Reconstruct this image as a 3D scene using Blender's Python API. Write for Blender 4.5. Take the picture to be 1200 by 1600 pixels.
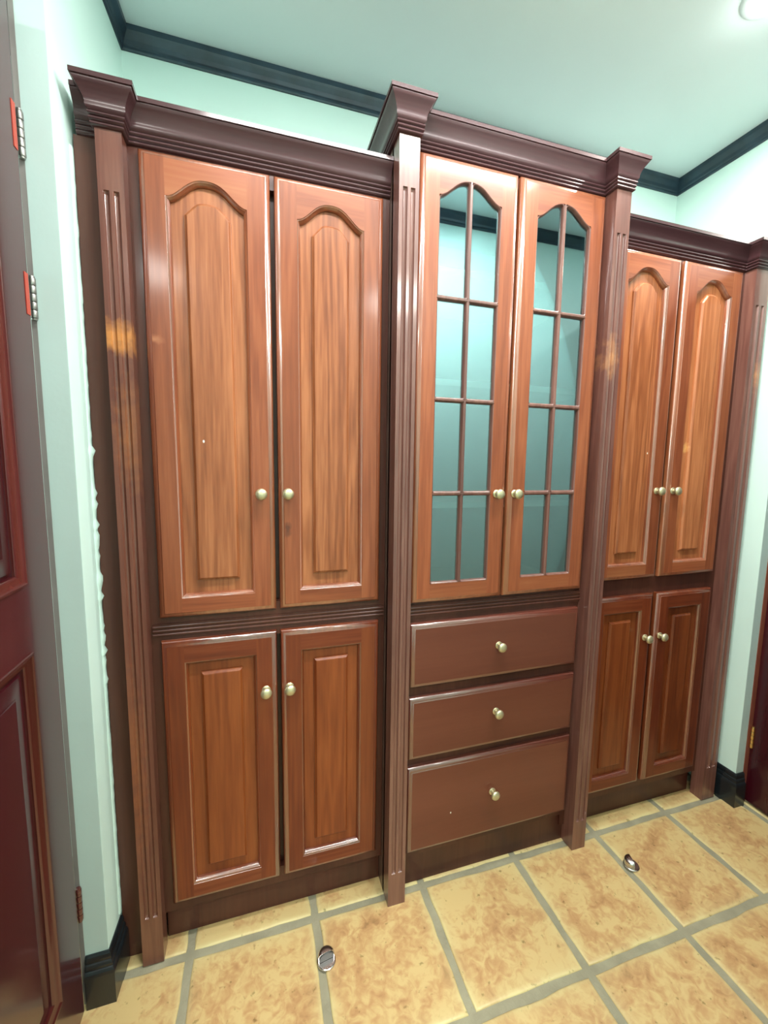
import bpy, math, random
from mathutils import Vector, Matrix

for o in list(bpy.data.objects):
    bpy.data.objects.remove(o)
S = bpy.context.scene
COL = S.collection
random.seed(7)
R = math.radians

# ------------------------------------------------------------------ camera
CAM = Vector((.3645, -1.1021, 1.30))
YAW, PITCH, ROLL = R(17.0827), R(6.4077), R(.7412)
fwd = Vector((math.sin(YAW) * math.cos(PITCH), math.cos(YAW) * math.cos(PITCH), -math.sin(PITCH)))
right0 = Vector((math.cos(YAW), -math.sin(YAW), 0))
up0 = right0.cross(fwd)
right = right0 * math.cos(ROLL) + up0 * math.sin(ROLL)
up = up0 * math.cos(ROLL) - right0 * math.sin(ROLL)
cd = bpy.data.cameras.new('camera')
cam = bpy.data.objects.new('camera', cd)
COL.objects.link(cam)
M = Matrix((right, up, -fwd)).transposed().to_4x4()
M.translation = CAM
cam.matrix_world = M
cd.sensor_fit = 'VERTICAL'
cd.sensor_height = 36.0
cd.sensor_width = 27.0
cd.lens = 658.0 / 1600.0 * 36.0
cd.clip_start = .01
S.camera = cam

# ------------------------------------------------------------------ world, exposure
W = bpy.data.worlds.new('world')
S.world = W
W.use_nodes = True
W.node_tree.nodes['Background'].inputs[0].default_value = (.75, .9, 1, 1)
W.node_tree.nodes['Background'].inputs[1].default_value = .3
S.view_settings.view_transform = 'Standard'
S.view_settings.look = 'None'
S.view_settings.gamma = 1
S.view_settings.use_curve_mapping = False
S.view_settings.exposure = 0.52

LAMPS = [(1.66, -.222), (-.75, -.5), (2.75, -.5)]
TUBE = (.86, -.56, 1.25)            # centre x, y and length of the added ceiling batten
BACK_FILL_LAMPS = [(-.3, -2.0), (1.4, -2.0)]  # added lamps in the unseen room behind, for frontal fill
LAMP_W, BACK_W, CEIL_FILL_W, END_FILL_W, TUBE_W = 9.0, 20.0, .25, 6.5, 21.0


def disc_light(name, x, y, z, r, watts, col=(1.0, .94, .87)):
    d = bpy.data.lights.new(name, 'AREA')
    d.shape = 'DISK'
    d.size = r * 2
    d.energy = watts
    d.color = col
    o = bpy.data.objects.new(name, d)
    COL.objects.link(o)
    o.location = (x, y, z)
    return o


CEIL = 2.515
for x, y in LAMPS:
    disc_light('downlight_beam', x, y, CEIL - .016, .05, LAMP_W)
for x, y in BACK_FILL_LAMPS:
    disc_light('rear_fill_beam', x, y, CEIL - .03, .22, BACK_W)


# added point light below the lit lamp, to brighten the ceiling
for x, y in LAMPS[:1]:
    d = bpy.data.lights.new('downlight_fill', 'POINT')
    d.energy = CEIL_FILL_W
    d.shadow_soft_size = .03
    d.color = (1, .975, .95)
    o = bpy.data.objects.new('downlight_fill', d)
    COL.objects.link(o)
    o.location = (x, y, CEIL - .06)
d = bpy.data.lights.new('added_batten_light', 'AREA')  # added batten light, placed for line highlights along the mouldings
d.shape = 'RECTANGLE'
d.size, d.size_y = TUBE[2], .07
d.energy = TUBE_W
d.color = (1, .965, .93)
o = bpy.data.objects.new('added_batten_light', d)
COL.objects.link(o)
o.location = (TUBE[0], TUBE[1], CEIL - .065)
# added fill lights at both passage ends, in place of daylight
for x, sg in ((3.12, 1), (-1.12, -1)):
    d = bpy.data.lights.new('end_fill_light', 'AREA')
    d.shape = 'RECTANGLE'
    d.size, d.size_y = .75, 1.5
    d.energy = END_FILL_W
    d.color = (.93, .98, 1)
    o = bpy.data.objects.new('end_fill_light', d)
    COL.objects.link(o)
    o.location = (x, -.5, 1.45)
    o.rotation_euler = (0, R(90 * sg), 0)


# ------------------------------------------------------------------ materials
def nt(name):
    m = bpy.data.materials.new(name)
    m.use_nodes = True
    t = m.node_tree
    b = t.nodes['Principled BSDF']
    return m, t, b


def N(t, typ, **kw):
    n = t.nodes.new(typ)
    for k, v in kw.items():
        if k.startswith('i_'):
            n.inputs[k[2:].replace('_', ' ')].default_value = v
        else:
            setattr(n, k, v)
    return n


def ramp(t, fac, stops):
    n = t.nodes.new('ShaderNodeValToRGB')
    el = n.color_ramp.elements
    while len(el) > len(stops):
        el.remove(el[-1])
    while len(el) < len(stops):
        el.new(.5)
    for e, (p, c) in zip(el, stops):
        e.position = p
        e.color = (*c, 1)
    t.links.new(fac, n.inputs[0])
    return n.outputs[0]


def mixc(t, fac, a, b, mode='MIX'):
    n = t.nodes.new('ShaderNodeMix')
    n.data_type = 'RGBA'
    n.blend_type = mode
    for sock, v in ((n.inputs[0], fac), (n.inputs[6], a), (n.inputs[7], b)):
        if isinstance(v, (int, float)):
            sock.default_value = v
        elif isinstance(v, tuple):
            sock.default_value = (*v, 1)
        else:
            t.links.new(v, sock)
    return n.outputs[2]


def math_(t, op, a, b=None, clamp=False):
    n = t.nodes.new('ShaderNodeMath')
    n.operation = op
    n.use_clamp = clamp
    for i, v in enumerate((a, b)):
        if v is None:
            continue
        if isinstance(v, (int, float)):
            n.inputs[i].default_value = v
        else:
            t.links.new(v, n.inputs[i])
    return n.outputs[0]


def wood(name, dark, mid, light, axis='z', rough=.36, fig=1.0, coat=.22, spec=.32, marks=(), bump=.02):
    m, t, b = nt(name)
    L = t.links
    tc = N(t, 'ShaderNodeTexCoord')
    oi = N(t, 'ShaderNodeObjectInfo')
    off = N(t, 'ShaderNodeVectorMath', operation='SCALE')
    comb = N(t, 'ShaderNodeCombineXYZ')
    for i, k in enumerate((7.0, 13.0, 5.0)):
        L.new(math_(t, 'MULTIPLY', oi.outputs['Random'], k), comb.inputs[i])
    add = N(t, 'ShaderNodeVectorMath', operation='ADD')
    L.new(tc.outputs['Object'], add.inputs[0])
    L.new(comb.outputs[0], add.inputs[1])
    sc = {'z': (1, 1, .055), 'x': (.055, 1, 1), 'y': (1, .055, 1)}[axis]
    mp = N(t, 'ShaderNodeMapping')
    mp.inputs['Scale'].default_value = sc
    L.new(add.outputs[0], mp.inputs[0])
    # broad warped figure
    n1 = N(t, 'ShaderNodeTexNoise')
    n1.inputs['Scale'].default_value = 16
    n1.inputs['Detail'].default_value = 3
    n1.inputs['Distortion'].default_value = .6
    L.new(mp.outputs[0], n1.inputs['Vector'])
    s1 = math_(t, 'SINE', math_(t, 'MULTIPLY', n1.outputs[0], 34.0))
    s1 = math_(t, 'MULTIPLY_ADD', s1, .5)
    t.nodes[-1].inputs[2].default_value = .5
    # fine pores
    n2 = N(t, 'ShaderNodeTexNoise')
    n2.inputs['Scale'].default_value = 150
    n2.inputs['Detail'].default_value = 4
    L.new(mp.outputs[0], n2.inputs['Vector'])
    # slow tone shifts
    n3 = N(t, 'ShaderNodeTexNoise')
    n3.inputs['Scale'].default_value = 5
    n3.inputs['Detail'].default_value = 2
    L.new(mp.outputs[0], n3.inputs['Vector'])
    f = math_(t, 'ADD', math_(t, 'MULTIPLY', s1, .12 * fig), math_(t, 'MULTIPLY', n2.outputs[0], .34 * fig))
    f = math_(t, 'ADD', f, math_(t, 'MULTIPLY', n3.outputs[0], .7))
    f = math_(t, 'ADD', f, .5 - .23 * fig - .35)
    col = ramp(t, f, [(.28, dark), (.5, mid), (.74, light)])
    # board to board difference
    v = math_(t, 'MULTIPLY_ADD', oi.outputs['Random'], .22)
    t.nodes[-1].inputs[2].default_value = .89
    hs = N(t, 'ShaderNodeHueSaturation')
    L.new(v, hs.inputs['Value'])
    L.new(col, hs.inputs['Color'])
    col = hs.outputs[0]
    for (px, py, pz, rx, rz, c, amt) in marks:     # knots and worn patches (object space)
        vs = N(t, 'ShaderNodeVectorMath', operation='SUBTRACT')
        L.new(tc.outputs['Object'], vs.inputs[0])
        vs.inputs[1].default_value = (px, py, pz)
        vm = N(t, 'ShaderNodeVectorMath', operation='MULTIPLY')
        L.new(vs.outputs[0], vm.inputs[0])
        vm.inputs[1].default_value = (1 / rx, 1 / .2, 1 / rz)
        nn = N(t, 'ShaderNodeTexNoise')
        nn.inputs['Scale'].default_value = 45
        L.new(tc.outputs['Object'], nn.inputs['Vector'])
        ln = N(t, 'ShaderNodeVectorMath', operation='LENGTH')
        L.new(vm.outputs[0], ln.inputs[0])
        d = math_(t, 'ADD', ln.outputs['Value'], math_(t, 'MULTIPLY', math_(t, 'SUBTRACT', nn.outputs[0], .5), 1.4))
        k = math_(t, 'MULTIPLY', math_(t, 'SUBTRACT', 1.0, d, True), amt)
        k = math_(t, 'MULTIPLY', k, 1.8, True)
        col = mixc(t, k, col, c)
    L.new(col, b.inputs['Base Color'])
    b.inputs['Roughness'].default_value = rough
    b.inputs['Specular IOR Level'].default_value = spec
    b.inputs['Coat Weight'].default_value = min(coat, 1)
    b.inputs['Coat Roughness'].default_value = .13
    b.inputs['Coat IOR'].default_value = 1.8 if coat > 1 else 1.5
    bp = N(t, 'ShaderNodeBump')
    bp.inputs['Strength'].default_value = bump * 5
    bp.inputs['Distance'].default_value = .0006
    L.new(n2.outputs[0], bp.inputs['Height'])
    L.new(bp.outputs[0], b.inputs['Normal'])
    return m


def plain(name, col, rough=.5, metal=0, coat=0, noise=0, nscale=8, bump=0, bscale=60):
    m, t, b = nt(name)
    b.inputs['Roughness'].default_value = rough
    b.inputs['Metallic'].default_value = metal
    b.inputs['Coat Weight'].default_value = coat
    b.inputs['Base Color'].default_value = (*col, 1)
    tc = N(t, 'ShaderNodeTexCoord')
    if noise:
        n = N(t, 'ShaderNodeTexNoise')
        n.inputs['Scale'].default_value = nscale
        n.inputs['Detail'].default_value = 5
        t.links.new(tc.outputs['Object'], n.inputs['Vector'])
        c = ramp(t, n.outputs[0], [(.3, tuple(v * (1 - noise) for v in col)), (.7, tuple(min(1, v * (1 + noise)) for v in col))])
        t.links.new(c, b.inputs['Base Color'])
    if bump:
        n = N(t, 'ShaderNodeTexNoise')
        n.inputs['Scale'].default_value = bscale
        n.inputs['Detail'].default_value = 3
        t.links.new(tc.outputs['Object'], n.inputs['Vector'])
        bp = N(t, 'ShaderNodeBump')
        bp.inputs['Strength'].default_value = bump
        bp.inputs['Distance'].default_value = .002
        t.links.new(n.outputs[0], bp.inputs['Height'])
        t.links.new(bp.outputs[0], b.inputs['Normal'])
    return m


WD, WM, WL = (.165, .040, .016), (.26, .074, .029), (.37, .125, .052)
LD, LM, LL = (.085, .015, .006), (.14, .028, .009), (.21, .050, .014)  # lower doors' wood, darkened for light dropping with distance from the ceiling
MAT = dict(
    up_z=wood('varnished_hardwood', WD, WM, WL, 'z', marks=((.074, -.1, 1.13, .012, .022, (.10, .03, .015), .8), (-.214, -.1, 1.576, .02, .014, (.42, .17, .08), .6))),
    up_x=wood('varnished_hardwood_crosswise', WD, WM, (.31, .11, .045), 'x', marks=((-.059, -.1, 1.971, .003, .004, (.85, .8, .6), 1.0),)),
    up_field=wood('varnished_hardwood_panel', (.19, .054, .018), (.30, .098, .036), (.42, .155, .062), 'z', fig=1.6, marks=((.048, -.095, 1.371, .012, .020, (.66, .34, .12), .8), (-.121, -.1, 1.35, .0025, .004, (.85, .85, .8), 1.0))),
    lo_z=wood('dimmed_red_hardwood', LD, LM, LL, 'z'),
    lo_x=wood('dimmed_red_hardwood_crosswise', LD, LM, (.2, .052, .02), 'x'),
    lo_field=wood('dimmed_red_hardwood_panel', (.10, .020, .006), (.18, .041, .010), (.26, .072, .018), 'z'),
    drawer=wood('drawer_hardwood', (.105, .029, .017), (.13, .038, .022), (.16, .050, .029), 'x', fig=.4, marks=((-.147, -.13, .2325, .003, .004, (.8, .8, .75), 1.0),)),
    up_m=wood('varnished_hardwood_moulding', WD, WM, WL, 'z', coat=1.2, spec=.8, rough=.3),
    lo_m=wood('dimmed_red_hardwood_moulding', LD, LM, LL, 'z', coat=1.2, spec=.8, rough=.3),
    drawer_m=wood('drawer_moulding', (.105, .024, .014), (.13, .031, .018), (.16, .042, .023), 'x', fig=.4, coat=1.2, spec=.8, rough=.3),
    post=wood('dark_mahogany_post', (.09, .032, .025), (.145, .058, .044), (.22, .10, .075), 'z', fig=1.1, coat=.6, spec=.5,
              marks=((.325, -.15, 1.63, .03, .07, (.36, .16, .07), .6),)),
    post_worn=wood('worn_mahogany_post', (.085, .025, .017), (.13, .043, .028), (.20, .078, .048), 'z', fig=1.1, coat=.6, spec=.5,
              marks=((-.283, -.115, 1.57, .05, .045, (.50, .20, .05), .75), (-.27, -.115, 1.36, .04, .16, (.30, .11, .04), .4),
                     (-.30, -.115, .55, .03, .3, (.24, .08, .035), .5))),
    crown=wood('dark_mahogany_moulding', (.038, .015, .018), (.055, .023, .026), (.085, .038, .040), 'x', fig=.6, rough=.3),
    frame=wood('dark_mahogany_frame', (.045, .013, .009), (.07, .021, .014), (.10, .034, .021), 'z', fig=.6),
    inside=wood('inner_hardwood', (.07, .04, .03), (.11, .065, .05), (.16, .1, .08), 'x', fig=.5),
    red=wood('dark_red_door', (.035, .003, .008), (.05, .005, .010), (.075, .011, .014), 'z', fig=.4, rough=.24, coat=.5),
    redrail=wood('dark_red_door_rail', (.045, .006, .010), (.062, .009, .013), (.085, .016, .018), 'y', fig=.4, rough=.24, coat=.5),
    redm=wood('red_door_moulding', (.05, .007, .008), (.07, .011, .010), (.10, .018, .015), 'z', fig=.4, rough=.26, coat=.8, spec=.5),
    jamb=wood('brown_red_jamb', (.15, .04, .03), (.22, .06, .04), (.28, .09, .05), 'z', fig=.5),
    wall=plain('pale_mint_paint', (.66, .87, .81), .55, noise=.02, nscale=3, bump=.22, bscale=26),
    wallend=plain('shaded_mint_paint', (.44, .57, .55), .5, noise=.03, nscale=4, bump=.3, bscale=30),  # wall paint darkened for the weaker light on the narrow ends
    ceil=plain('pale_aqua_ceiling_paint', (.84, .96, .97), .6, noise=.015, nscale=2, bump=.08, bscale=14),
    trim=plain('navy_black_paint', (.022, .045, .066), .38, noise=.35, nscale=14, bump=.25, bscale=40),
    skirt=plain('gloss_black_paint', (.010, .014, .017), .27, coat=.15, noise=.3, nscale=10, bump=.15, bscale=30),
    brass=plain('aged_brass', (.60, .55, .36), .38, metal=.8, noise=.15, nscale=60),
    brassdark=plain('bright_brass', (.75, .5, .2), .3, metal=1),
    steel=plain('brushed_steel', (.62, .6, .58), .24, metal=1),
    hinge=plain('grey_steel', (.25, .245, .23), .38, metal=.9, noise=.2, nscale=50),
    redplate=plain('red_painted_plate', (.45, .055, .03), .4),
    rubber=plain('black_rubber', (.03, .032, .03), .35),
    grout=plain('grey_grout', (.28, .265, .18), .85, noise=.16, nscale=14, bump=.8, bscale=120),
    shelf=plain('pale_shelf_laminate', (.80, .80, .76), .4, noise=.08),
    lens=None, glass=None, tile=None)

# lamp lens
m, t, b = nt('lit_lamp_lens')
b.inputs['Emission Color'].default_value = (1, .99, .97, 1)
b.inputs['Emission Strength'].default_value = 9
MAT['lens'] = m

# reflective tinted glass
m, t, b = nt('tinted_reflective_glass')
t.nodes.remove(b)
out = [n for n in t.nodes if n.type == 'OUTPUT_MATERIAL'][0]
gl = N(t, 'ShaderNodeBsdfGlossy')
gl.inputs['Color'].default_value = (.62, .86, .92, 1)
gl.inputs['Roughness'].default_value = .015
tr = N(t, 'ShaderNodeBsdfTransparent')
tr.inputs['Color'].default_value = (.80, .92, .92, 1)
mx = N(t, 'ShaderNodeMixShader')
lw = N(t, 'ShaderNodeFresnel')
lw.inputs['IOR'].default_value = 1.5
f = math_(t, 'ADD', lw.outputs[0], .30, True)
t.links.new(f, mx.inputs[0])
t.links.new(tr.outputs[0], mx.inputs[1])
t.links.new(gl.outputs[0], mx.inputs[2])
t.links.new(mx.outputs[0], out.inputs['Surface'])
MAT['glass'] = m

# terracotta tiles
m, t, b = nt('mottled_terracotta_tile')
L = t.links
tc = N(t, 'ShaderNodeTexCoord')
oi = N(t, 'ShaderNodeObjectInfo')
ge = N(t, 'ShaderNodeNewGeometry')
at = N(t, 'ShaderNodeAttribute', attribute_name='rim')
n1 = N(t, 'ShaderNodeTexNoise')
n1.inputs['Scale'].default_value = 7
n1.inputs['Detail'].default_value = 8
n1.inputs['Roughness'].default_value = .62
n1.inputs['Distortion'].default_value = 1.0
L.new(ge.outputs['Position'], n1.inputs['Vector'])
n2 = N(t, 'ShaderNodeTexNoise')
n2.inputs['Scale'].default_value = 38
n2.inputs['Detail'].default_value = 6
n2.inputs['Distortion'].default_value = 1.2
L.new(ge.outputs['Position'], n2.inputs['Vector'])
f = math_(t, 'ADD', math_(t, 'MULTIPLY', n1.outputs[0], .75), math_(t, 'MULTIPLY', n2.outputs[0], .48))
f = math_(t, 'ADD', f, math_(t, 'MULTIPLY', oi.outputs['Random'], .08))
base = ramp(t, f, [(.44, (.31, .18, .075)), (.53, (.43, .245, .105)), (.62, (.50, .315, .135)), (.73, (.58, .43, .19))])
n3 = N(t, 'ShaderNodeTexNoise')
n3.inputs['Scale'].default_value = 55
n3.inputs['Detail'].default_value = 4
L.new(ge.outputs['Position'], n3.inputs['Vector'])
rim = math_(t, 'MULTIPLY', at.outputs['Fac'], math_(t, 'ADD', math_(t, 'MULTIPLY', n1.outputs[0], 1.3), .0), True)
col = mixc(t, rim, base, (.62, .55, .27))
pit = ramp(t, n3.outputs[0], [(.28, (.55, .55, .45)), (.36, (1, 1, 1))])
col = mixc(t, 1.0, col, pit, 'MULTIPLY')
L.new(col, b.inputs['Base Color'])
rr = math_(t, 'MULTIPLY_ADD', n2.outputs[0], .3)
t.nodes[-1].inputs[2].default_value = .32
L.new(rr, b.inputs['Roughness'])
bp = N(t, 'ShaderNodeBump')
bp.inputs['Strength'].default_value = .35
bp.inputs['Distance'].default_value = .0025
L.new(f, bp.inputs['Height'])
L.new(bp.outputs[0], b.inputs['Normal'])
MAT['tile'] = m


# ------------------------------------------------------------------ mesh helpers (world coordinates)
class MB:
    def __init__(s):
        s.v, s.f, s.mi = [], [], []

    def add(s, vs, fs, mi=0):
        o = len(s.v)
        s.v += [tuple(p) for p in vs]
        s.f += [tuple(i + o for i in f) for f in fs]
        s.mi += [mi] * len(fs)
        return s

    def box(s, x0, x1, y0, y1, z0, z1, mi=0):
        vs = [(x, y, z) for z in (z0, z1) for y in (y0, y1) for x in (x0, x1)]
        return s.add(vs, [(0, 2, 3, 1), (4, 5, 7, 6), (0, 1, 5, 4), (2, 6, 7, 3), (0, 4, 6, 2), (1, 3, 7, 5)], mi)

    def prism_xz(s, pts, y0, y1, mi=0):
        n = len(pts)
        vs = [(x, y0, z) for x, z in pts] + [(x, y1, z) for x, z in pts]
        fs = [tuple(range(n)), tuple(range(2 * n - 1, n - 1, -1))]
        fs += [(i, i + n, (i + 1) % n + n, (i + 1) % n) for i in range(n)]
        return s.add(vs, fs, mi)

    def prism_xy(s, pts, z0, z1, mi=0):
        n = len(pts)
        vs = [(x, y, z0) for x, y in pts] + [(x, y, z1) for x, y in pts]
        fs = [tuple(range(n - 1, -1, -1)), tuple(range(n, 2 * n))]
        fs += [(i, (i + 1) % n, (i + 1) % n + n, i + n) for i in range(n)]
        return s.add(vs, fs, mi)

    def loops(s, rings, closed_ring=True, cap0=False, cap1=False, mi=0):
        """rings: list of equally long point lists, joined in order"""
        n = len(rings[0])
        vs = [p for r in rings for p in r]
        fs = []
        for j in range(len(rings) - 1):
            for i in range(n if closed_ring else n - 1):
                k = (i + 1) % n
                fs.append((j * n + i, j * n + k, (j + 1) * n + k, (j + 1) * n + i))
        if cap0:
            fs.append(tuple(range(n - 1, -1, -1)))
        if cap1:
            fs.append(tuple((len(rings) - 1) * n + i for i in range(n)))
        return s.add(vs, fs, mi)

    def lathe(s, prof, origin, axis='-y', n=20, mi=0):
        """prof: (radius, distance along axis)"""
        rings = []
        ox, oy, oz = origin
        for r, d in prof:
            ring = []
            for i in range(n):
                a = 2 * math.pi * i / n
                c, q = r * math.cos(a), r * math.sin(a)
                if axis == '-y':
                    ring.append((ox + c, oy - d, oz + q))
                else:
                    ring.append((ox + c, oy + q, oz + d))
            rings.append(ring)
        return s.loops(rings, True, True, True, mi)


def mesh(name, mb, mats, smooth=False, loc=(0, 0, 0)):
    me = bpy.data.meshes.new(name)
    me.from_pydata([(p[0] - loc[0], p[1] - loc[1], p[2] - loc[2]) for p in mb.v], [], mb.f)
    me.update()
    for mm in (mats if isinstance(mats, (list, tuple)) else [mats]):
        me.materials.append(mm)
    for p, i in zip(me.polygons, mb.mi):
        p.material_index = i
    import bmesh
    bm = bmesh.new()
    bm.from_mesh(me)
    bmesh.ops.recalc_face_normals(bm, faces=bm.faces)
    bm.to_mesh(me)
    bm.free()
    if smooth:
        me.shade_smooth()
        me.set_sharp_from_angle(angle=R(smooth if smooth > 1 else 35))
    return me


def part(name, mb, mats, parent, smooth=False, label=None):
    """parent: a thing (Empty) or a part; all parts keep the coordinates of their thing"""
    base = parent['_base'] if parent is not None and '_base' in parent else (0, 0, 0)
    o = bpy.data.objects.new(name, mesh(name, mb, mats, smooth, base))
    COL.objects.link(o)
    o.parent = parent
    if parent is not None and '_base' in parent:
        o['_base'] = parent['_base']
    if label:
        o['label'] = label
    return o


def thing(name, label, cat, loc, group=None):
    o = bpy.data.objects.new(name, None)
    o.empty_display_size = .05
    COL.objects.link(o)
    o.location = loc
    o['label'] = label
    o['category'] = cat
    if group:
        o['group'] = group
    o['_base'] = tuple(loc)
    return o


def struct(name, mb, mats, smooth=False):
    o = bpy.data.objects.new(name, mesh(name, mb, mats, smooth))
    COL.objects.link(o)
    o['kind'] = 'structure'
    return o


def inset(pts, d):
    """inset a closed counter-clockwise polygon by d with mitred corners"""
    n = len(pts)
    out = []
    for i in range(n):
        a, b_, c = Vector(pts[i - 1]), Vector(pts[i]), Vector(pts[(i + 1) % n])
        e1, e2 = (b_ - a).normalized(), (c - b_).normalized()
        n1, n2 = Vector((-e1.y, e1.x)), Vector((-e2.y, e2.x))
        k = 1 + n1.dot(n2)
        q = b_ + (n1 + n2) * (d / max(k, .35))
        out.append((q.x, q.y))
    return out


def offset_path(path, d, closed=False):
    """offset an open (or closed) plan path to its right side"""
    n = len(path)
    out = []
    for i in range(n):
        b_ = Vector(path[i])
        a = Vector(path[i - 1]) if (i > 0 or closed) else None
        c = Vector(path[(i + 1) % n]) if (i < n - 1 or closed) else None
        e1 = (b_ - a).normalized() if a is not None else (c - b_).normalized()
        e2 = (c - b_).normalized() if c is not None else e1
        n1, n2 = Vector((e1.y, -e1.x)), Vector((e2.y, -e2.x))
        q = b_ + (n1 + n2) * (d / max(1 + n1.dot(n2), .2))
        out.append((q.x, q.y))
    return out


def sweep_plan(mb, path, prof, closed=False, mi=0):
    """prof: closed section as (projection, z); path offset to its right"""
    rings = []
    for p, z in prof:
        rings.append([(x, y, z) for x, y in offset_path(path, p, closed)])
    rings.append(rings[0])
    mb.loops(rings, closed, mi=mi)
    if not closed:
        n = len(path)
        mb.add([r[0] for r in rings[:-1]], [tuple(range(len(prof)))])
        mb.add([r[-1] for r in rings[:-1]], [tuple(range(len(prof) - 1, -1, -1))])
    return mb


def arch_pts(x0, x1, z0, zs, zp, n=22, power=1.3):
    """opening outline, counter-clockwise seen from the front (x right, z up)"""
    c, h = (x0 + x1) / 2, (x1 - x0) / 2
    pts = [(x0, z0), (x1, z0)]
    if zp <= zs:
        return pts + [(x1, zs), (x0, zs)]
    for i in range(n + 1):
        x = x1 - (x1 - x0) * i / n
        u = abs(x - c) / h
        pts.append((x, zs + (zp - zs) * (1 + math.cos(math.pi * u ** power)) / 2))
    return pts


def ring_sweep(mb, outline, prof, mi=0, closeprof=False):
    rings = [[(x, y, z) for x, z in inset(outline, d)] for d, y in prof]
    if closeprof:
        rings.append(rings[0])
    return mb.loops(rings, True, mi=mi)


PANEL_PROF = [(0, 0), (.0010, .0012), (.0024, .0020), (.0030, .0022), (.0036, .0034), (.0050, .0048), (.0068, .0070),
              (.0080, .0100), (.0082, .0150)]
EDGE_PROF = [(.0135, 0), (.0125, .0006), (.0115, .0016), (.0095, .0022), (.007, .0028), (.0035, .0052), (.0012, .0086), (0, .0105),
             (0, .0205), (.0135, .0205)]


def make_knob():
    mb = MB()
    mb.lathe([(0.0, 0), (.0105, 0), (.0108, .0016), (.0095, .0032), (.0058, .0042), (.0050, .0085), (.0062, .0120), (.0100, .0145),
              (.0130, .0175), (.0138, .0205), (.0128, .0240), (.0095, .0270), (.005, .0284), (0.0001, .0288)], (0, 0, 0), n=24)
    return mesh('knob', mb, MAT['brass'], 45)


KNOB = make_knob()


def knob(parent, x, y, z):
    o = bpy.data.objects.new('knob', KNOB)
    COL.objects.link(o)
    o.parent = parent
    bx, by, bz = parent['_base']
    o.location = (x - bx, y - by, z - bz)
    o.scale = (1.07, 1.0, 1.07)
    return o


def panel_door(cab, x0, x1, z0, z1, y, arched, kx, kz, mats, lean=0.0):
    mz, mx_, mf, mm_ = mats
    sw = .052
    ox0, ox1, oz0 = x0 + sw, x1 - sw, z0 + .049
    ozs, ozp = (z1 - .091, z1 - .046) if arched else (z1 - .056, z1 - .056)
    op = arch_pts(ox0, ox1, oz0, ozs, ozp)
    # part: the board behind, with its raised field
    mb = MB()
    yb = y + .0150
    fi = .036
    if arched:
        c, h = (ox0 + ox1) / 2, (ox1 - ox0) / 2
        a = ozs - .028
        q = a + .030
        f_out = [(ox0 + fi, oz0 + .040), (ox1 - fi, oz0 + .040), (ox1 - fi, a),
                 (c + h * .30, q - .005), (c + h * .20, q - .0010), (c + h * .1, q), (c, q + .0008), (c - h * .1, q), (c - h * .20, q - .0010), (c - h * .30, q - .005),
                 (ox0 + fi, a)]
    else:
        f_out = [(ox0 + fi, oz0 + .038), (ox1 - fi, oz0 + .038), (ox1 - fi, ozs - .034), (ox0 + fi, ozs - .034)]
    g = inset(f_out, .0)
    rings = [[(xx, yy, zz) for xx, zz in inset(f_out, d)] for d, yy in
             ((0, yb), (.0006, yb - .0045), (.0022, yb - .0052), (.0058, yb - .0098), (.0074, yb - .0104))]
    mb.loops(rings, True, False, True)
    # flat ground around the field
    n = len(f_out)
    mb.prism_xz([(ox0 - .008, oz0 - .008), (ox1 + .008, oz0 - .008), (ox1 + .008, ozp + .008), (ox0 - .008, ozp + .008)], yb, yb + .006)
    door = part('door', mb, mf, cab)
    # stiles run the full height, rails between them
    ed = .0135
    for a_, b_ in ((x0 + ed, ox0), (ox1, x1 - ed)):
        part('stile', MB().box(a_, b_, y, y + .0205, z0 + ed, z1 - ed), mz, door)
    part('rail', MB().box(ox0, ox1, y, y + .0205, z0 + ed, oz0), mx_, door)
    top = [p for p in op[2:]]
    part('rail', MB().prism_xz([(ox1, z1 - ed), (ox0, z1 - ed)] + top[::-1], y, y + .0205), mx_, door)
    mb = MB()
    ring_sweep(mb, op, [(d, y + yy) for d, yy in PANEL_PROF])
    part('panel_moulding', mb, mm_, door, 50)
    mb = MB()
    ring_sweep(mb, [(x0, z0), (x1, z0), (x1, z1), (x0, z1)], [(d, y + yy) for d, yy in EDGE_PROF])
    part('edge_moulding', mb, mm_, door, 50)
    knob(door, kx, y, kz)
    return door


MUNT = [(0, 0), (.0010, .0003), (.0022, .0012), (.0034, .0032), (.0044, .0060), (.0048, .0085), (.0048, .0110)]


def rounded(x0, x1, z0, z1, r, n=4, ztop=None):
    """rounded outline; ztop: function x -> z for an arched top"""
    pts = []
    for cx, cz, a0 in ((x0 + r, z0 + r, 180), (x1 - r, z0 + r, 270)):
        for i in range(n + 1):
            a = R(a0 + 90 * i / n)
            pts.append((cx + r * math.cos(a), cz + r * math.sin(a)))
    if ztop is None:
        for cx, cz, a0 in ((x1 - r, z1 - r, 0), (x0 + r, z1 - r, 90)):
            for i in range(n + 1):
                a = R(a0 + 90 * i / n)
                pts.append((cx + r * math.cos(a), cz + r * math.sin(a)))
    else:
        k = 12
        pts.append((x1, ztop(x1) - r * 1.2))
        for i in range(k + 1):
            x = x1 - r * .6 - (x1 - x0 - r * 1.2) * i / k
            pts.append((x, ztop(x) - (r * .25 if i in (0, k) else 0)))
        pts.append((x0, ztop(x0) - r * 1.2))
    return pts


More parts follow.
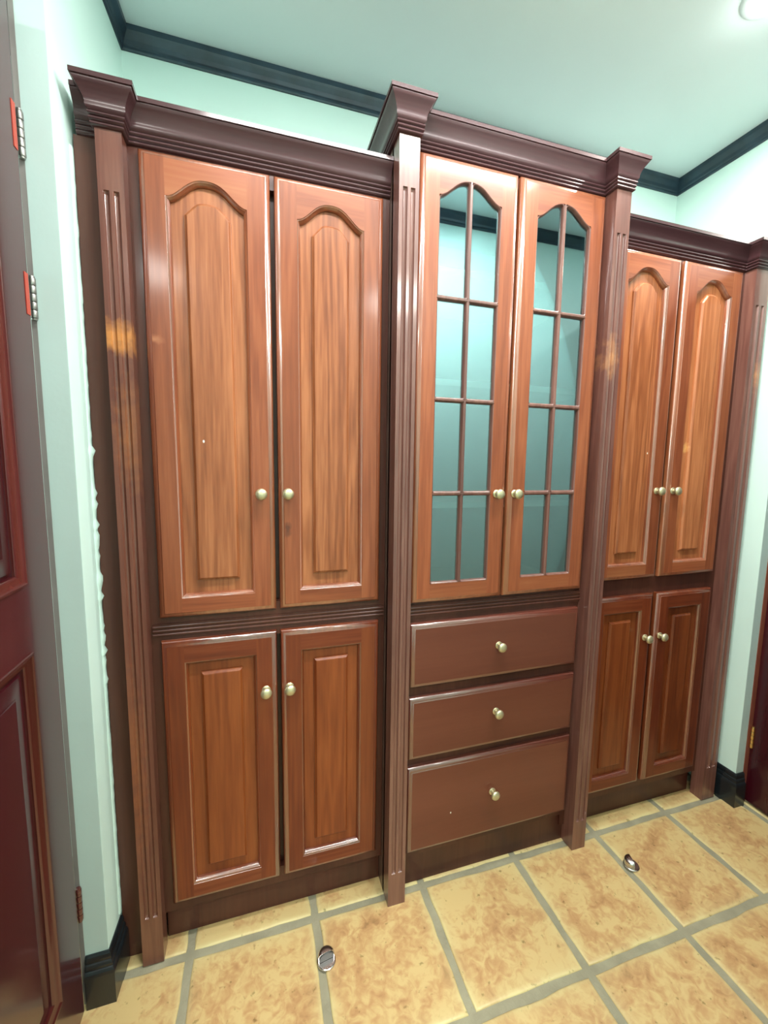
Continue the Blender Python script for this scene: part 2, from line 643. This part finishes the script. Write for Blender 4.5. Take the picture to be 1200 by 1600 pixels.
def glass_door(cab, x0, x1, z0, z1, y, kx, kz, mats):
    mz, mx_, mm_ = mats[0], mats[1], mats[3]
    sw = .053
    ox0, ox1, oz0 = x0 + sw, x1 - sw, z0 + .055
    ozs, ozp = z1 - .094, z1 - .050
    c, h = (ox0 + ox1) / 2, (ox1 - ox0) / 2

    def zt(x):
        u = min(1, abs(x - c) / h)
        return ozs + (ozp - ozs) * (1 + math.cos(math.pi * u ** 1.3)) / 2
    op = arch_pts(ox0, ox1, oz0, ozs, ozp)
    rows = [oz0, 1.222, 1.479, 1.743, None]
    hb = .0022
    outlines = []
    for r_ in range(4):
        for s_ in (0, 1):
            a_ = ox0 if s_ == 0 else c + hb
            b_ = c - hb if s_ == 0 else ox1
            lo = rows[r_] + (hb if r_ else 0)
            if r_ < 3:
                outlines.append(rounded(a_, b_, lo, rows[r_ + 1] - hb, .006))
            else:
                outlines.append(rounded(a_, b_, lo, 0, .006, ztop=zt))
    # part: lattice of glazing bars with moulded pane surrounds
    mb = MB()
    for ol in outlines:
        ring_sweep(mb, ol, [(d, y + yy) for d, yy in MUNT])
    ty = y
    mb.box(c - hb, c + hb, ty, y + .011, oz0, zt(c))
    for zr in rows[1:4]:
        for a_, b_ in ((ox0, c - hb), (c + hb, ox1)):
            mb.box(a_, b_, ty, y + .011, zr - hb, zr + hb)
    door = part('door', mb, MAT['post'], cab, 40, label='door with eight small panes between slim glazing bars')
    ed = .0135
    for a_, b_ in ((x0 + ed, ox0), (ox1, x1 - ed)):
        part('stile', MB().box(a_, b_, y, y + .0205, z0 + ed, z1 - ed), mz, door)
    part('rail', MB().box(ox0, ox1, y, y + .0205, z0 + ed, oz0), mx_, door)
    part('rail', MB().prism_xz([(ox1, z1 - ed), (ox0, z1 - ed)] + op[2:][::-1], y, y + .0205), mx_, door)
    mb = MB()
    ring_sweep(mb, [(x0, z0), (x1, z0), (x1, z1), (x0, z1)], [(d, y + yy) for d, yy in EDGE_PROF])
    part('edge_moulding', mb, mm_, door, 50)
    for ol in outlines:
        g = inset(ol, .0035)
        part('glass_pane', MB().prism_xz(g, y + .0105, y + .0115), MAT['glass'], door)
    knob(door, kx, y, kz)
    return door


def drawer(cab, x0, x1, z0, z1, y, kz):
    e = .0135
    d = part('drawer', MB().box(x0 + e, x1 - e, y, y + .020, z0 + e, z1 - e), MAT['drawer'], cab)
    mb = MB()
    ring_sweep(mb, [(x0, z0), (x1, z0), (x1, z1), (x0, z1)], [(q, y + yy) for q, yy in EDGE_PROF])
    part('edge_moulding', mb, MAT['drawer_m'], d, 50)
    knob(d, (x0 + x1) / 2 - .004, y, kz)
    return d


def pilaster(cab, a, b_, y0, y1, ztop, zf0, zf1, mat):
    w = b_ - a
    fw = w * .115
    xs = [(a, 0), (a + .0015, 0)]
    for cx in (a + w * .31, a + w * .69):
        xs += [(cx - fw * 1.05, 0)]
        for k in (-1, -.8, -.4, 0, .4, .8, 1):
            xs.append((cx + fw * k, .0058 * (1 - k * k) ** .5 + .0004))
        xs += [(cx + fw * 1.05, 0)]
    xs += [(b_ - .0015, 0), (b_, 0)]
    rows = [(0, 0), (zf0 - .0001, 0), (zf0 + .002, .6), (zf0 + .007, 1), (zf1 - .007, 1), (zf1 - .002, .6), (zf1 + .0001, 0), (ztop, 0)]
    mb = MB()
    n = len(xs)
    vs = [(x, y0 + d * k, z) for z, k in rows for x, d in xs]
    fs = [(j * n + i, j * n + i + 1, (j + 1) * n + i + 1, (j + 1) * n + i) for j in range(len(rows) - 1) for i in range(n - 1)]
    mb.add(vs, fs)
    # sides, back, ends
    mb.add([(a, y0, 0), (a, y1, 0), (a, y1, ztop), (a, y0, ztop)], [(0, 1, 2, 3)])
    mb.add([(b_, y0, 0), (b_, y1, 0), (b_, y1, ztop), (b_, y0, ztop)], [(3, 2, 1, 0)])
    mb.add([(a, y1, 0), (b_, y1, 0), (b_, y1, ztop), (a, y1, ztop)], [(0, 1, 2, 3)])
    mb.add([(a, y0, ztop), (b_, y0, ztop), (b_, y1, ztop), (a, y1, ztop)], [(0, 1, 2, 3)])
    mb.add([(a, y0, 0), (b_, y0, 0), (b_, y1, 0), (a, y1, 0)], [(0, 3, 2, 1)])
    return part('fluted_post', mb, mat, cab)


def crown_profile(z):
    pr = [(-.004, z), (.0020, z)]
    for k in range(3):
        z0 = z + .0006 + k * .0088
        p = .0020 + k * .0016
        pr += [(p + .0030, z0 + .0006), (p + .0046, z0 + .0032), (p + .0040, z0 + .0062), (p + .0016, z0 + .0078)]
    pr += [(.0085, z + .0275), (.0105, z + .0300), (.0120, z + .0330), (.0118, z + .0380), (.0135, z + .0450), (.0165, z + .0520),
           (.0205, z + .0590), (.0250, z + .0650), (.0285, z + .0700), (.0285, z + .0725), (.0312, z + .0730), (.0312, z + .0820), (-.004, z + .0820)]
    return pr


# ------------------------------------------------------------------ room shell
WB = .395                         # back wall
LC, LB = (.004, -.058), (.027, WB)
RC, RB = (2.122, -.063), (2.122, WB)
YO = -.93                         # opposite wall
X0, X1 = -1.2, 3.2
HD = 2.135                        # door head

struct('wall_back', MB().box(X0 - .1, X1 + .1, WB, WB + .1, 0, CEIL), MAT['wall'])
# returns either side of the alcove; the narrow ends face the room
mb = MB().prism_xy([LC, LB, (-.1, WB), (-.1, .06), (-.044, .06), (-.044, -.058)], 0, CEIL)
struct('wall_left', mb, MAT['wall'])
mb = MB().prism_xy([(-.0445, -.0590), (.0035, -.0590), (.0035, -.0575), (-.0445, -.0575)], 0, CEIL)
struct('wall_front_left_end', mb, MAT['wallend'])
mb = MB().prism_xy([RC, (2.160, -.063), (2.160, .06), (2.25, .06), (2.25, WB), RB], 0, CEIL)
struct('wall_right', mb, MAT['wall'])
mb = MB().prism_xy([(2.1225, -.0640), (2.1605, -.0640), (2.1605, -.0625), (2.1225, -.0625)], 0, CEIL)
struct('wall_front_right_end', mb, MAT['wallend'])
struct('wall_front_left', MB().box(X0 - .1, -.92, -.058, .06, 0, CEIL).box(-.92, -.044, -.058, .06, HD + .03, CEIL), MAT['wall'])
struct('wall_front_right', MB().box(3.02, X1 + .1, -.063, .06, 0, CEIL).box(2.16, 3.02, -.063, .06, HD + .03, CEIL), MAT['wall'])
struct('wall_opposite', MB().box(X0, -.55, YO - .12, YO, 0, CEIL).box(1.15, X1, YO - .12, YO, 0, CEIL)
       .box(-.55, 1.15, YO - .12, YO, 2.3, CEIL), MAT['wall'])
struct('wall_side_left', MB().box(X0 - .1, X0, -3.3, WB, 0, CEIL), MAT['wall'])
struct('wall_side_right', MB().box(X1, X1 + .1, -3.3, WB, 0, CEIL), MAT['wall'])
struct('wall_rear', MB().box(X0, X1, -3.3, -3.2, 0, CEIL), MAT['wall'])
struct('ceiling', MB().box(X0 - .1, X1 + .1, -3.3, WB + .1, CEIL, CEIL + .08), MAT['ceil'])

# floor: grout bed, tiles laid in it
floor = struct('floor', MB().box(X0 - .1, X1 + .1, -3.3, WB + .1, -.06, -.0035), MAT['grout'])
P, TX, TY = .3317, .1736, -.0187
G = .0175


def tile_mesh(w, d, seed):
    rnd = random.Random(seed)
    pts = []
    k = 7
    r = .006

    def side(ax, ay, bx, by):
        for i in range(k):
            u = i / k
            j = rnd.uniform(-.0022, .0022) if i else 0
            nx, ny = (by - ay), -(bx - ax)
            ll = math.hypot(nx, ny)
            pts.append((ax + (bx - ax) * u + nx / ll * j, ay + (by - ay) * u + ny / ll * j))
    side(-w + r * .3, -d + r * .3, w - r * .3, -d + r * .3)
    side(w - r * .3, -d + r * .3, w - r * .3, d - r * .3)
    side(w - r * .3, d - r * .3, -w + r * .3, d - r * .3)
    side(-w + r * .3, d - r * .3, -w + r * .3, -d + r * .3)
    n = len(pts)

    def sc(q, dd):
        return [(x - math.copysign(min(dd, abs(x)), x), y - math.copysign(min(dd, abs(y)), y)) for x, y in q]
    mb = MB()
    rings = [[(x, y, -.007) for x, y in pts], [(x, y, -.0028) for x, y in pts], [(x, y, -.0008) for x, y in sc(pts, .0022)],
             [(x, y, 0) for x, y in sc(pts, .006)], [(x, y, 0) for x, y in sc(pts, .013)], [(x, y, 0) for x, y in sc(pts, .04)]]
    mb.loops(rings, True, False, True)
    me = bpy.data.meshes.new('tile')
    me.from_pydata(mb.v, [], mb.f)
    me.materials.append(MAT['tile'])
    a_ = me.attributes.new('rim', 'FLOAT', 'POINT')
    vals = [1.0] * (3 * n) + [.7] * n + [.3] * n + [0.0] * n
    a_.data.foreach_set('value', vals)
    me.shade_smooth()
    me.set_sharp_from_angle(angle=R(50))
    return me


hw = (P - G) / 2
variants = [tile_mesh(hw, hw, i) for i in range(6)]
rnd = random.Random(3)
for j in range(0, 4):
    for i in range(-5, 9):
        cx, cy = TX + (i + .5) * P, TY - (j + .5) * P
        if cx - hw < X0 - .08 or cx + hw > X1 + .08:
            continue
        o = bpy.data.objects.new('tile', variants[rnd.randrange(6)])
        COL.objects.link(o)
        o.parent = floor
        o.location = (cx, cy, rnd.uniform(-.0006, .0002))
        o.rotation_euler = (rnd.uniform(-.002, .002), rnd.uniform(-.002, .002), rnd.choice((0, math.pi)) + rnd.uniform(-.004, .004))
# first row, cut short under the cabinets and at the wall
cut = tile_mesh(hw, .047, 20)
for i in range(-1, 6):
    cx = TX + (i + .5) * P
    o = bpy.data.objects.new('tile', cut)
    COL.objects.link(o)
    o.parent = floor
    o.location = (cx, TY + G / 2 + .047, -.0004)

# ceiling moulding, one run per wall
CP = [(0, CEIL), (0, 2.459), (.004, 2.459), (.006, 2.463), (.006, 2.469), (.009, 2.472), (.012, 2.482), (.019, 2.494), (.022, 2.500), (.022, CEIL)]
loop = [(X0, YO), (X0, -.058), (LC[0], -.058), LB, RB, (2.122, -.063), (X1, -.063), (X1, YO)]


def mitred(loop, i, prof, name, mat):
    n = len(loop)
    rings = []
    for p, z in prof:
        q = offset_path(loop, p, True)
        rings.append([(*q[i], z), (*q[(i + 1) % n], z)])
    mb = MB()
    rings.append(rings[0])
    mb.loops(rings, False)
    mb.add([r[0] for r in rings[:-1]], [tuple(range(len(prof)))])
    mb.add([r[1] for r in rings[:-1]], [tuple(range(len(prof)))])
    return struct(name, mb, mat)


for i in range(len(loop)):
    mitred(loop, i, CP, 'trim_%d' % (i + 1), MAT['trim'])

# ragged filler bead where the left return meets the cabinet
rb = random.Random(5)
rings = []
for k in range(150):
    z = .14 + k * .0122
    w = .003 + .0045 * rb.random() ** 3 * (1.5 if .75 < z < 1.35 else .35)
    x = LC[0] + (LB[0] - LC[0]) * (.018 + .058) / .453
    rings.append([(x - .001, .0135 - w * .5, z), (x + w * .55, .0140 - w * .3, z), (x + w, .0195, z), (x + w, .0225, z), (x - .001, .0225, z)])
bead = MB().loops(rings, True, True, True)
o = bpy.data.objects.new('filler_bead', mesh('filler_bead', bead, MAT['wall'], 60))
COL.objects.link(o)
o.parent = bpy.data.objects['wall_left']

# baseboards
BP = [(-.002, -.003), (-.002, .130), (.003, .130), (.0065, .126), (.0080, .119), (.0080, .113), (.0068, .111), (.0095, .109), (.0115, .104), (.0115, .098),
      (.0098, .096), (.0130, .094), (.0155, .089), (.0165, .082), (.0165, -.003)]
mb = MB()
sweep_plan(mb, [(-.0435, -.0590), (LC[0] - .0005, -.0590), (.0085, .02)], BP)
struct('baseboard_left', mb, MAT['skirt'])
BR = [(p * .95, z) for p, z in BP]
mb = MB()
sweep_plan(mb, [(2.122, .09), (2.122, -.0640), (2.160, -.0640)], BR)
struct('baseboard_right', mb, MAT['skirt'])
mb = MB()
sweep_plan(mb, [(X1, YO), (1.15, YO)], BP)
struct('baseboard_opposite', mb, MAT['skirt'])


# ------------------------------------------------------------------ room doors, standing open against the camera
def room_door(name, face, sgn, y1, y0, ztop, hinges, hingemat, hx, hy, frame_pts):
    """face: x of the visible face, leaf thickness goes to face-sgn*.04; y1 hinge edge, y0 free edge"""
    xs = sorted((face, face - sgn * .04))
    th = .04
    st, zr = .094, ((0.012, .171), (.9386, 1.068), (ztop - .11, ztop))
    mb = MB().box(xs[0] + .012, xs[1] - .012, y0 + st - .01, y1 - st + .01, .16, ztop - .1)
    d = struct(name, mb, MAT['red'])
    for a_, b_ in ((y1 - st, y1), (y0, y0 + st)):
        part('stile', MB().box(xs[0], xs[1], a_, b_, .012, ztop), MAT['red'], d)
    for a_, b_ in zr:
        part('rail', MB().box(xs[0], xs[1], y0 + st, y1 - st, a_, b_), MAT['redrail'], d)
    # raised boards and moulded surrounds, both faces
    for a_, b_ in ((.171, .9386), (1.068, ztop - .11)):
        ol = [(y0 + st, a_), (y1 - st, a_), (y1 - st, b_), (y0 + st, b_)]
        for fx, s_ in ((face, 1), (face - sgn * th, -1)):
            def P3(q, dep):
                return [(fx - sgn * s_ * dep, yy, zz) for yy, zz in q]
            mb = MB()
            rings = [P3(inset(ol, dd), dep) for dd, dep in ((0, 0), (.001, -.003), (.005, -.003), (.009, .001), (.018, .0035), (.022, .008), (.022, .012))]
            mb.loops(rings, True)
            part('panel_moulding', mb, MAT['redm'], d, 40)
            mb = MB()
            rings = [P3(inset(ol, dd), dep) for dd, dep in ((.03, .0125), (.032, .009), (.06, .0045), (.062, .003), (.064, .003))]
            mb.loops(rings, True, False, True)
            part('raised_panel', mb, MAT['red'], d, 40)
    for (za, zb, mt) in hinges:
        mb = MB()
        n = 5
        hgt = (zb - za) / n
        for k in range(n):
            mb.lathe([(.0001, 0), (.0062, .0006), (.0066, .0016), (.0066, hgt - .0016), (.0062, hgt - .0006), (.0001, hgt)], (hx, hy, za + k * hgt), 'z', 14)
        mb.lathe([(.0001, -.004), (.005, -.003), (.0055, 0), (.0001, 0)], (hx, hy, za), 'z', 14)
        mb.lathe([(.0001, 0), (.0055, 0), (.005, .003), (.0001, .004)], (hx, hy, zb), 'z', 14)
        h_ = part('hinge', mb, mt, d, 40)
        if mt is MAT['hinge']:
            pl = MB().box(face + .0002, face + .0012, y1 - .014, y1 - .001, za, zb)
            part('leaf_plate', pl, MAT['redplate'], h_, label='red painted hinge leaf')
    return d


d1 = room_door('door_1', -.045, 1, -.083, -.888, 2.128,
               [(1.872, 1.952, MAT['hinge']), (1.578, 1.655, MAT['hinge']), (.235, .315, MAT['redm'])], None, -.0455, -.0665, None)
d2 = room_door('door_2', 2.180, -1, -.0672, -.885, 2.128,
               [(.235, .315, MAT['brassdark']), (1.75, 1.83, MAT['brassdark'])], None, 2.1765, -.0715, None)
# door linings
mb = MB().box(-.0535, -.0445, -.0600, .06, 0, HD + .03).box(-.066, -.0535, -.030, .06, 0, HD + .03).box(-.92, -.060, -.0600, .06, HD, HD + .03).box(-.92, -.905, -.0600, .06, 0, HD)
struct('door_frame_left', mb, plain('jamb_wood_grey_sheen', (.20, .19, .18), .35, noise=.15, nscale=8))  # wood jamb, its greyish reflection put into the base colour
mb = MB().box(2.1605, 2.188, -.0660, .06, 0, HD + .03).box(2.176, 3.02, -.0660, .06, HD, HD + .03).box(3.005, 3.02, -.0660, .06, 0, HD)
struct('door_frame_right', mb, MAT['jamb'])

# ------------------------------------------------------------------ cabinets
UP = (MAT['up_z'], MAT['up_x'], MAT['up_field'], MAT['up_m'])
LO = (MAT['lo_z'], MAT['lo_x'], MAT['lo_field'], MAT['lo_m'])
ZT = 1.985                       # underside of side crowns
FY = .0215                       # side face frame
GR = 'fitted hardwood cabinets along the alcove wall'


def beads(mb, x0, x1, y, zs):
    for z in zs:
        prof = [(0, -.0035), (-.0022, -.0030), (-.0036, -.0010), (-.0036, .0010), (-.0022, .0030), (0, .0035)]
        rings = [[(x0, y + p, z + q), (x1, y + p, z + q)] for p, q in prof]
        mb.loops(rings, False)


def side_cabinet(label, xa, xb, xf0, xf1, doors, post, filler, reeded, crown_path, loc):
    c = thing('cabinet', label, 'cabinet', loc)
    mb = MB().box(xa, xb, FY + .018, WB - .004, .11, ZT)
    part('carcass', mb, MAT['frame'], c)
    # face frame
    mid = (doors[0][1] + doors[1][0]) / 2
    mb = MB()
    mb.box(xf0, doors[0][0] + .018, FY, FY + .018, .10, ZT)
    mb.box(doors[1][1] - .018, xf1, FY, FY + .018, .10, ZT)
    mb.box(doors[0][0] + .018, doors[1][1] - .018, FY, FY + .018, 1.95, ZT)
    mb.box(doors[0][0] + .018, doors[1][1] - .018, FY, FY + .018, .10, .15)
    part('face_frame', mb, MAT['frame'], c)
    mb = MB().box(doors[0][0] + .018, doors[1][1] - .018, FY - .0005, FY + .018, .845, .935)
    if reeded:
        mb.box(doors[0][0] - .018, doors[1][1] + .016, FY - .004, FY, .868, .900)
        beads(mb, doors[0][0] - .018, doors[1][1] + .016, FY - .004, (.873, .883, .893))
    part('middle_rail', mb, MAT['frame'], c, 40)
    part('toe_kick', MB().box(xf0, xf1, .046, .064, 0, .112), MAT['frame'], c)
    if filler:
        part('filler_strip', MB().box(filler[0], filler[1], FY, FY + .018, 0, ZT), MAT['frame'], c)
    pilaster(c, post[0], post[1], -.015, FY + .01, ZT + .002, .1335, 1.867, MAT['post_worn'] if filler else MAT['post'])
    mb = MB()
    sweep_plan(mb, crown_path, crown_profile(ZT))
    part('crown_moulding', mb, MAT['crown'], c, 40)
    part('top_board', MB().box(xa, xb, FY, WB - .004, ZT + .060, ZT + .078), MAT['crown'], c)
    for k, (a_, b_) in enumerate(doors):
        kx = b_ - .033 if k == 0 else a_ + .022
        kx2 = b_ - .030 if k == 0 else a_ + .021
        panel_door(c, a_, b_, .9185, 1.976, 0, True, kx, 1.223, UP)
        panel_door(c, a_, b_, .135, .8586, 0, False, kx2, .702, LO)
    return c


p1, p2, p3, p4 = (.0626, .112), (.7149, .7675), (1.3723, 1.4255), (2.0230, 2.0900)
side_cabinet('left cabinet with four panelled doors beside the pale left wall',
             .030, p2[0] - .001, p1[1], p2[0] - .001, [(.1353, .4121), (.4222, .6935)], p1, (.0125, p1[0]), True,
             [(.0200, FY), (p1[0], FY), (p1[0], -.015), (p1[1], -.015), (p1[1], FY), (p2[0] - .001, FY)], (.37, .1, 0))
side_cabinet('right cabinet with four panelled doors, between glazed cabinet and right wall',
             p3[1] + .001, 2.115, p3[1] + .001, p4[0], [(1.4370, 1.7081), (1.7263, 1.9912)], p4, None, False,
             [(p3[1] + .001, FY), (p4[0], FY), (p4[0], -.015), (p4[1], -.015), (p4[1], FY), (2.1185, FY)], (1.76, .1, 0))

# centre cabinet
MY, MF, MP = -.0275, -.0065, -.052
ZM = 2.094
c = thing('cabinet', 'taller middle cabinet with two glazed doors above three drawers, between two fluted posts', 'cabinet', (1.07, .1, 0))
mb = MB()
mb.box(p2[0], p2[0] + .018, MF, WB - .004, 0, ZM + .01)
mb.box(p3[1] - .018, p3[1], MF, WB - .004, 0, ZM + .01)
mb.box(p2[0] + .018, p3[1] - .018, WB - .012, WB - .004, .1, ZM)
mb.box(p2[0] + .018, p3[1] - .018, MF, WB - .012, ZM - .01, ZM + .008)
mb.box(p2[0] + .018, p3[1] - .018, MF, WB - .012, .885, .903)
mb.box(p2[0] + .018, p3[1] - .018, MF + .02, WB - .012, .1, .118)
part('carcass', mb, MAT['inside'], c)
mb = MB()
mb.box(p2[1], .7885, MF, MF + .018, .06, ZM)
mb.box(1.353, p3[0], MF, MF + .018, .06, ZM)
mb.box(.7885, 1.353, MF, MF + .018, 2.06, ZM)
for za, zb in ((.10, .15), (.395, .44), (.615, .67)):
    mb.box(.7885, 1.353, MF, MF + .018, za, zb)
part('face_frame', mb, MAT['frame'], c)
mb = MB().box(.7885, 1.353, MF - .0005, MF + .018, .84, .93)
mb.box(p2[1], p3[0], MF - .004, MF, .862, .900)
beads(mb, p2[1], p3[0], MF - .004, (.872, .882, .892))
part('middle_rail', mb, MAT['frame'], c, 40)
part('toe_kick', MB().box(p2[1], p3[0], .000, .018, 0, .10), MAT['frame'], c)
for zs in (1.182, 1.54, 1.845):
    part('shelf', MB().box(p2[0] + .019, p3[1] - .019, .045, WB - .013, zs - .009, zs + .009), MAT['shelf'], c)
for a_, b_ in (p2, p3):
    pilaster(c, a_, b_, MP, MF + .01, ZM + .003, .1035, 1.977, MAT['post'])
mb = MB()
sweep_plan(mb, [(p2[0], WB - .005), (p2[0], MP), (p2[1], MP), (p2[1], MF), (p3[0], MF), (p3[0], MP), (p3[1], MP), (p3[1], WB - .005)], crown_profile(ZM))
part('crown_moulding', mb, MAT['crown'], c, 40)
part('top_board', MB().box(p2[0], p3[1], MF, WB - .004, ZM + .060, ZM + .078), MAT['crown'], c)
glass_door(c, .7800, 1.0690, .9096, 2.087, MY, 1.036, 1.220, UP)
glass_door(c, 1.0765, 1.3640, .9096, 2.087, MY, 1.097, 1.220, UP)
for za, zb, kz in ((.6558, .8478, .757), (.4305, .6241, .543), (.1258, .404, .272)):
    drawer(c, .7800, 1.3617, za, zb, MY, kz)


# ------------------------------------------------------------------ floor door stops
def door_stop(x, y, rot, label):
    s = thing('door_stop', label, 'door stop', (x, y, .0004))
    s.rotation_euler = (0, 0, rot)
    s.scale = (1.15, 1.15, 1.1)

    def loc(name, mb, mat):
        o = bpy.data.objects.new(name, mesh(name, mb, mat, 35))
        COL.objects.link(o)
        o.parent = s
    n = 28
    mb = MB()
    mb.lathe([(.0001, 0), (.0205, 0), (.0210, .0012), (.0205, .0040), (.0190, .0052), (.0001, .0056)], (0, 0, 0), 'z', n)
    loc('base', mb, MAT['steel'])
    # half-moon body with a flat front
    mb = MB()
    rings = []
    for r_, z in ((.0188, .005), (.0188, .017), (.0178, .0205), (.0150, .0232), (.0100, .0248), (.004, .0254)):
        ring = [(r_ * math.cos(math.pi * i / 16), max(0, r_ * math.sin(math.pi * i / 16)) + .0005, z) for i in range(17)]
        rings.append(ring)
    mb.loops(rings, True, True, True)
    loc('half_moon_body', mb, MAT['steel'])
    mb = MB()
    k = 16
    pts = [(-.0165, .0062), (.0165, .0062), (.0165, .0150), (.0155, .0180), (.0120, .0208), (.006, .0224), (-.006, .0224), (-.0120, .0208), (-.0155, .0180), (-.0165, .0150)]
    mb.prism_xz(pts, -.0016, .001)
    loc('buffer', mb, MAT['rubber'])
    return s


door_stop(.5190, -.1370, R(8), 'small steel half-moon door stop on the floor near the left cabinet')
door_stop(1.5220, -.1530, R(70), 'small steel half-moon door stop on the floor near the right cabinet')


# ------------------------------------------------------------------ ceiling downlights
def downlight(x, y, label):
    d = thing('downlight', label, 'ceiling light', (x, y, CEIL), 'recessed ceiling downlights')

    def loc(name, mb, mat):
        o = bpy.data.objects.new(name, mesh(name, mb, mat, 35))
        COL.objects.link(o)
        o.parent = d
    mb = MB()
    rings = []
    for r_, z in ((.046, .0), (.046, -.006), (.050, -.010), (.060, -.008), (.066, -.003), (.067, 0)):
        rings.append([(r_ * math.cos(2 * math.pi * i / 32), r_ * math.sin(2 * math.pi * i / 32), z) for i in range(32)])
    mb.loops(rings, True)
    loc('trim_ring', mb, MAT['ceil'])
    mb = MB().lathe([(.0001, -.0005), (.047, -.0005), (.047, -.005), (.030, -.010), (.0001, -.012)], (0, 0, 0), 'z', 32)
    loc('lens', mb, MAT['lens'])


downlight(LAMPS[0][0], LAMPS[0][1], 'round lit ceiling light at the top right edge of the photograph')
bt = thing('added_batten_fitting', 'long white batten lamp added for moulding highlights, above the photographer, outside the framed view', 'ceiling light', (TUBE[0], TUBE[1], CEIL))
part('housing', MB().box(TUBE[0] - TUBE[2] / 2 - .02, TUBE[0] + TUBE[2] / 2 + .02, TUBE[1] - .05, TUBE[1] + .05, CEIL - .03, CEIL), MAT['ceil'], bt)
part('diffuser', MB().box(TUBE[0] - TUBE[2] / 2, TUBE[0] + TUBE[2] / 2, TUBE[1] - .042, TUBE[1] + .042, CEIL - .062, CEIL - .030), MAT['lens'], bt)
for x, y in LAMPS[1:]:
    downlight(x, y, 'recessed ceiling light above and outside the framed view, ' + ('by the left door' if x > 0 and x < 1 else 'at the left end' if x < 0 else 'at the right end'))
for x, y in BACK_FILL_LAMPS:
    d = thing('rear_fill_lamp', 'round flat ceiling lamp added for fill in the unseen room behind, ' + ('left one' if x < 0 else 'right one'), 'ceiling light', (x, y, CEIL), 'added fill lamps behind the photographer')
    o = bpy.data.objects.new('shade', mesh('shade', MB().lathe([(.0001, 0), (.24, 0), (.24, -.018), (.2, -.024), (.0001, -.025)], (0, 0, 0), 'z', 32), MAT['lens'], 35))
    COL.objects.link(o)
    o.parent = d

for o in bpy.data.objects:
    if '_base' in o:
        del o['_base']
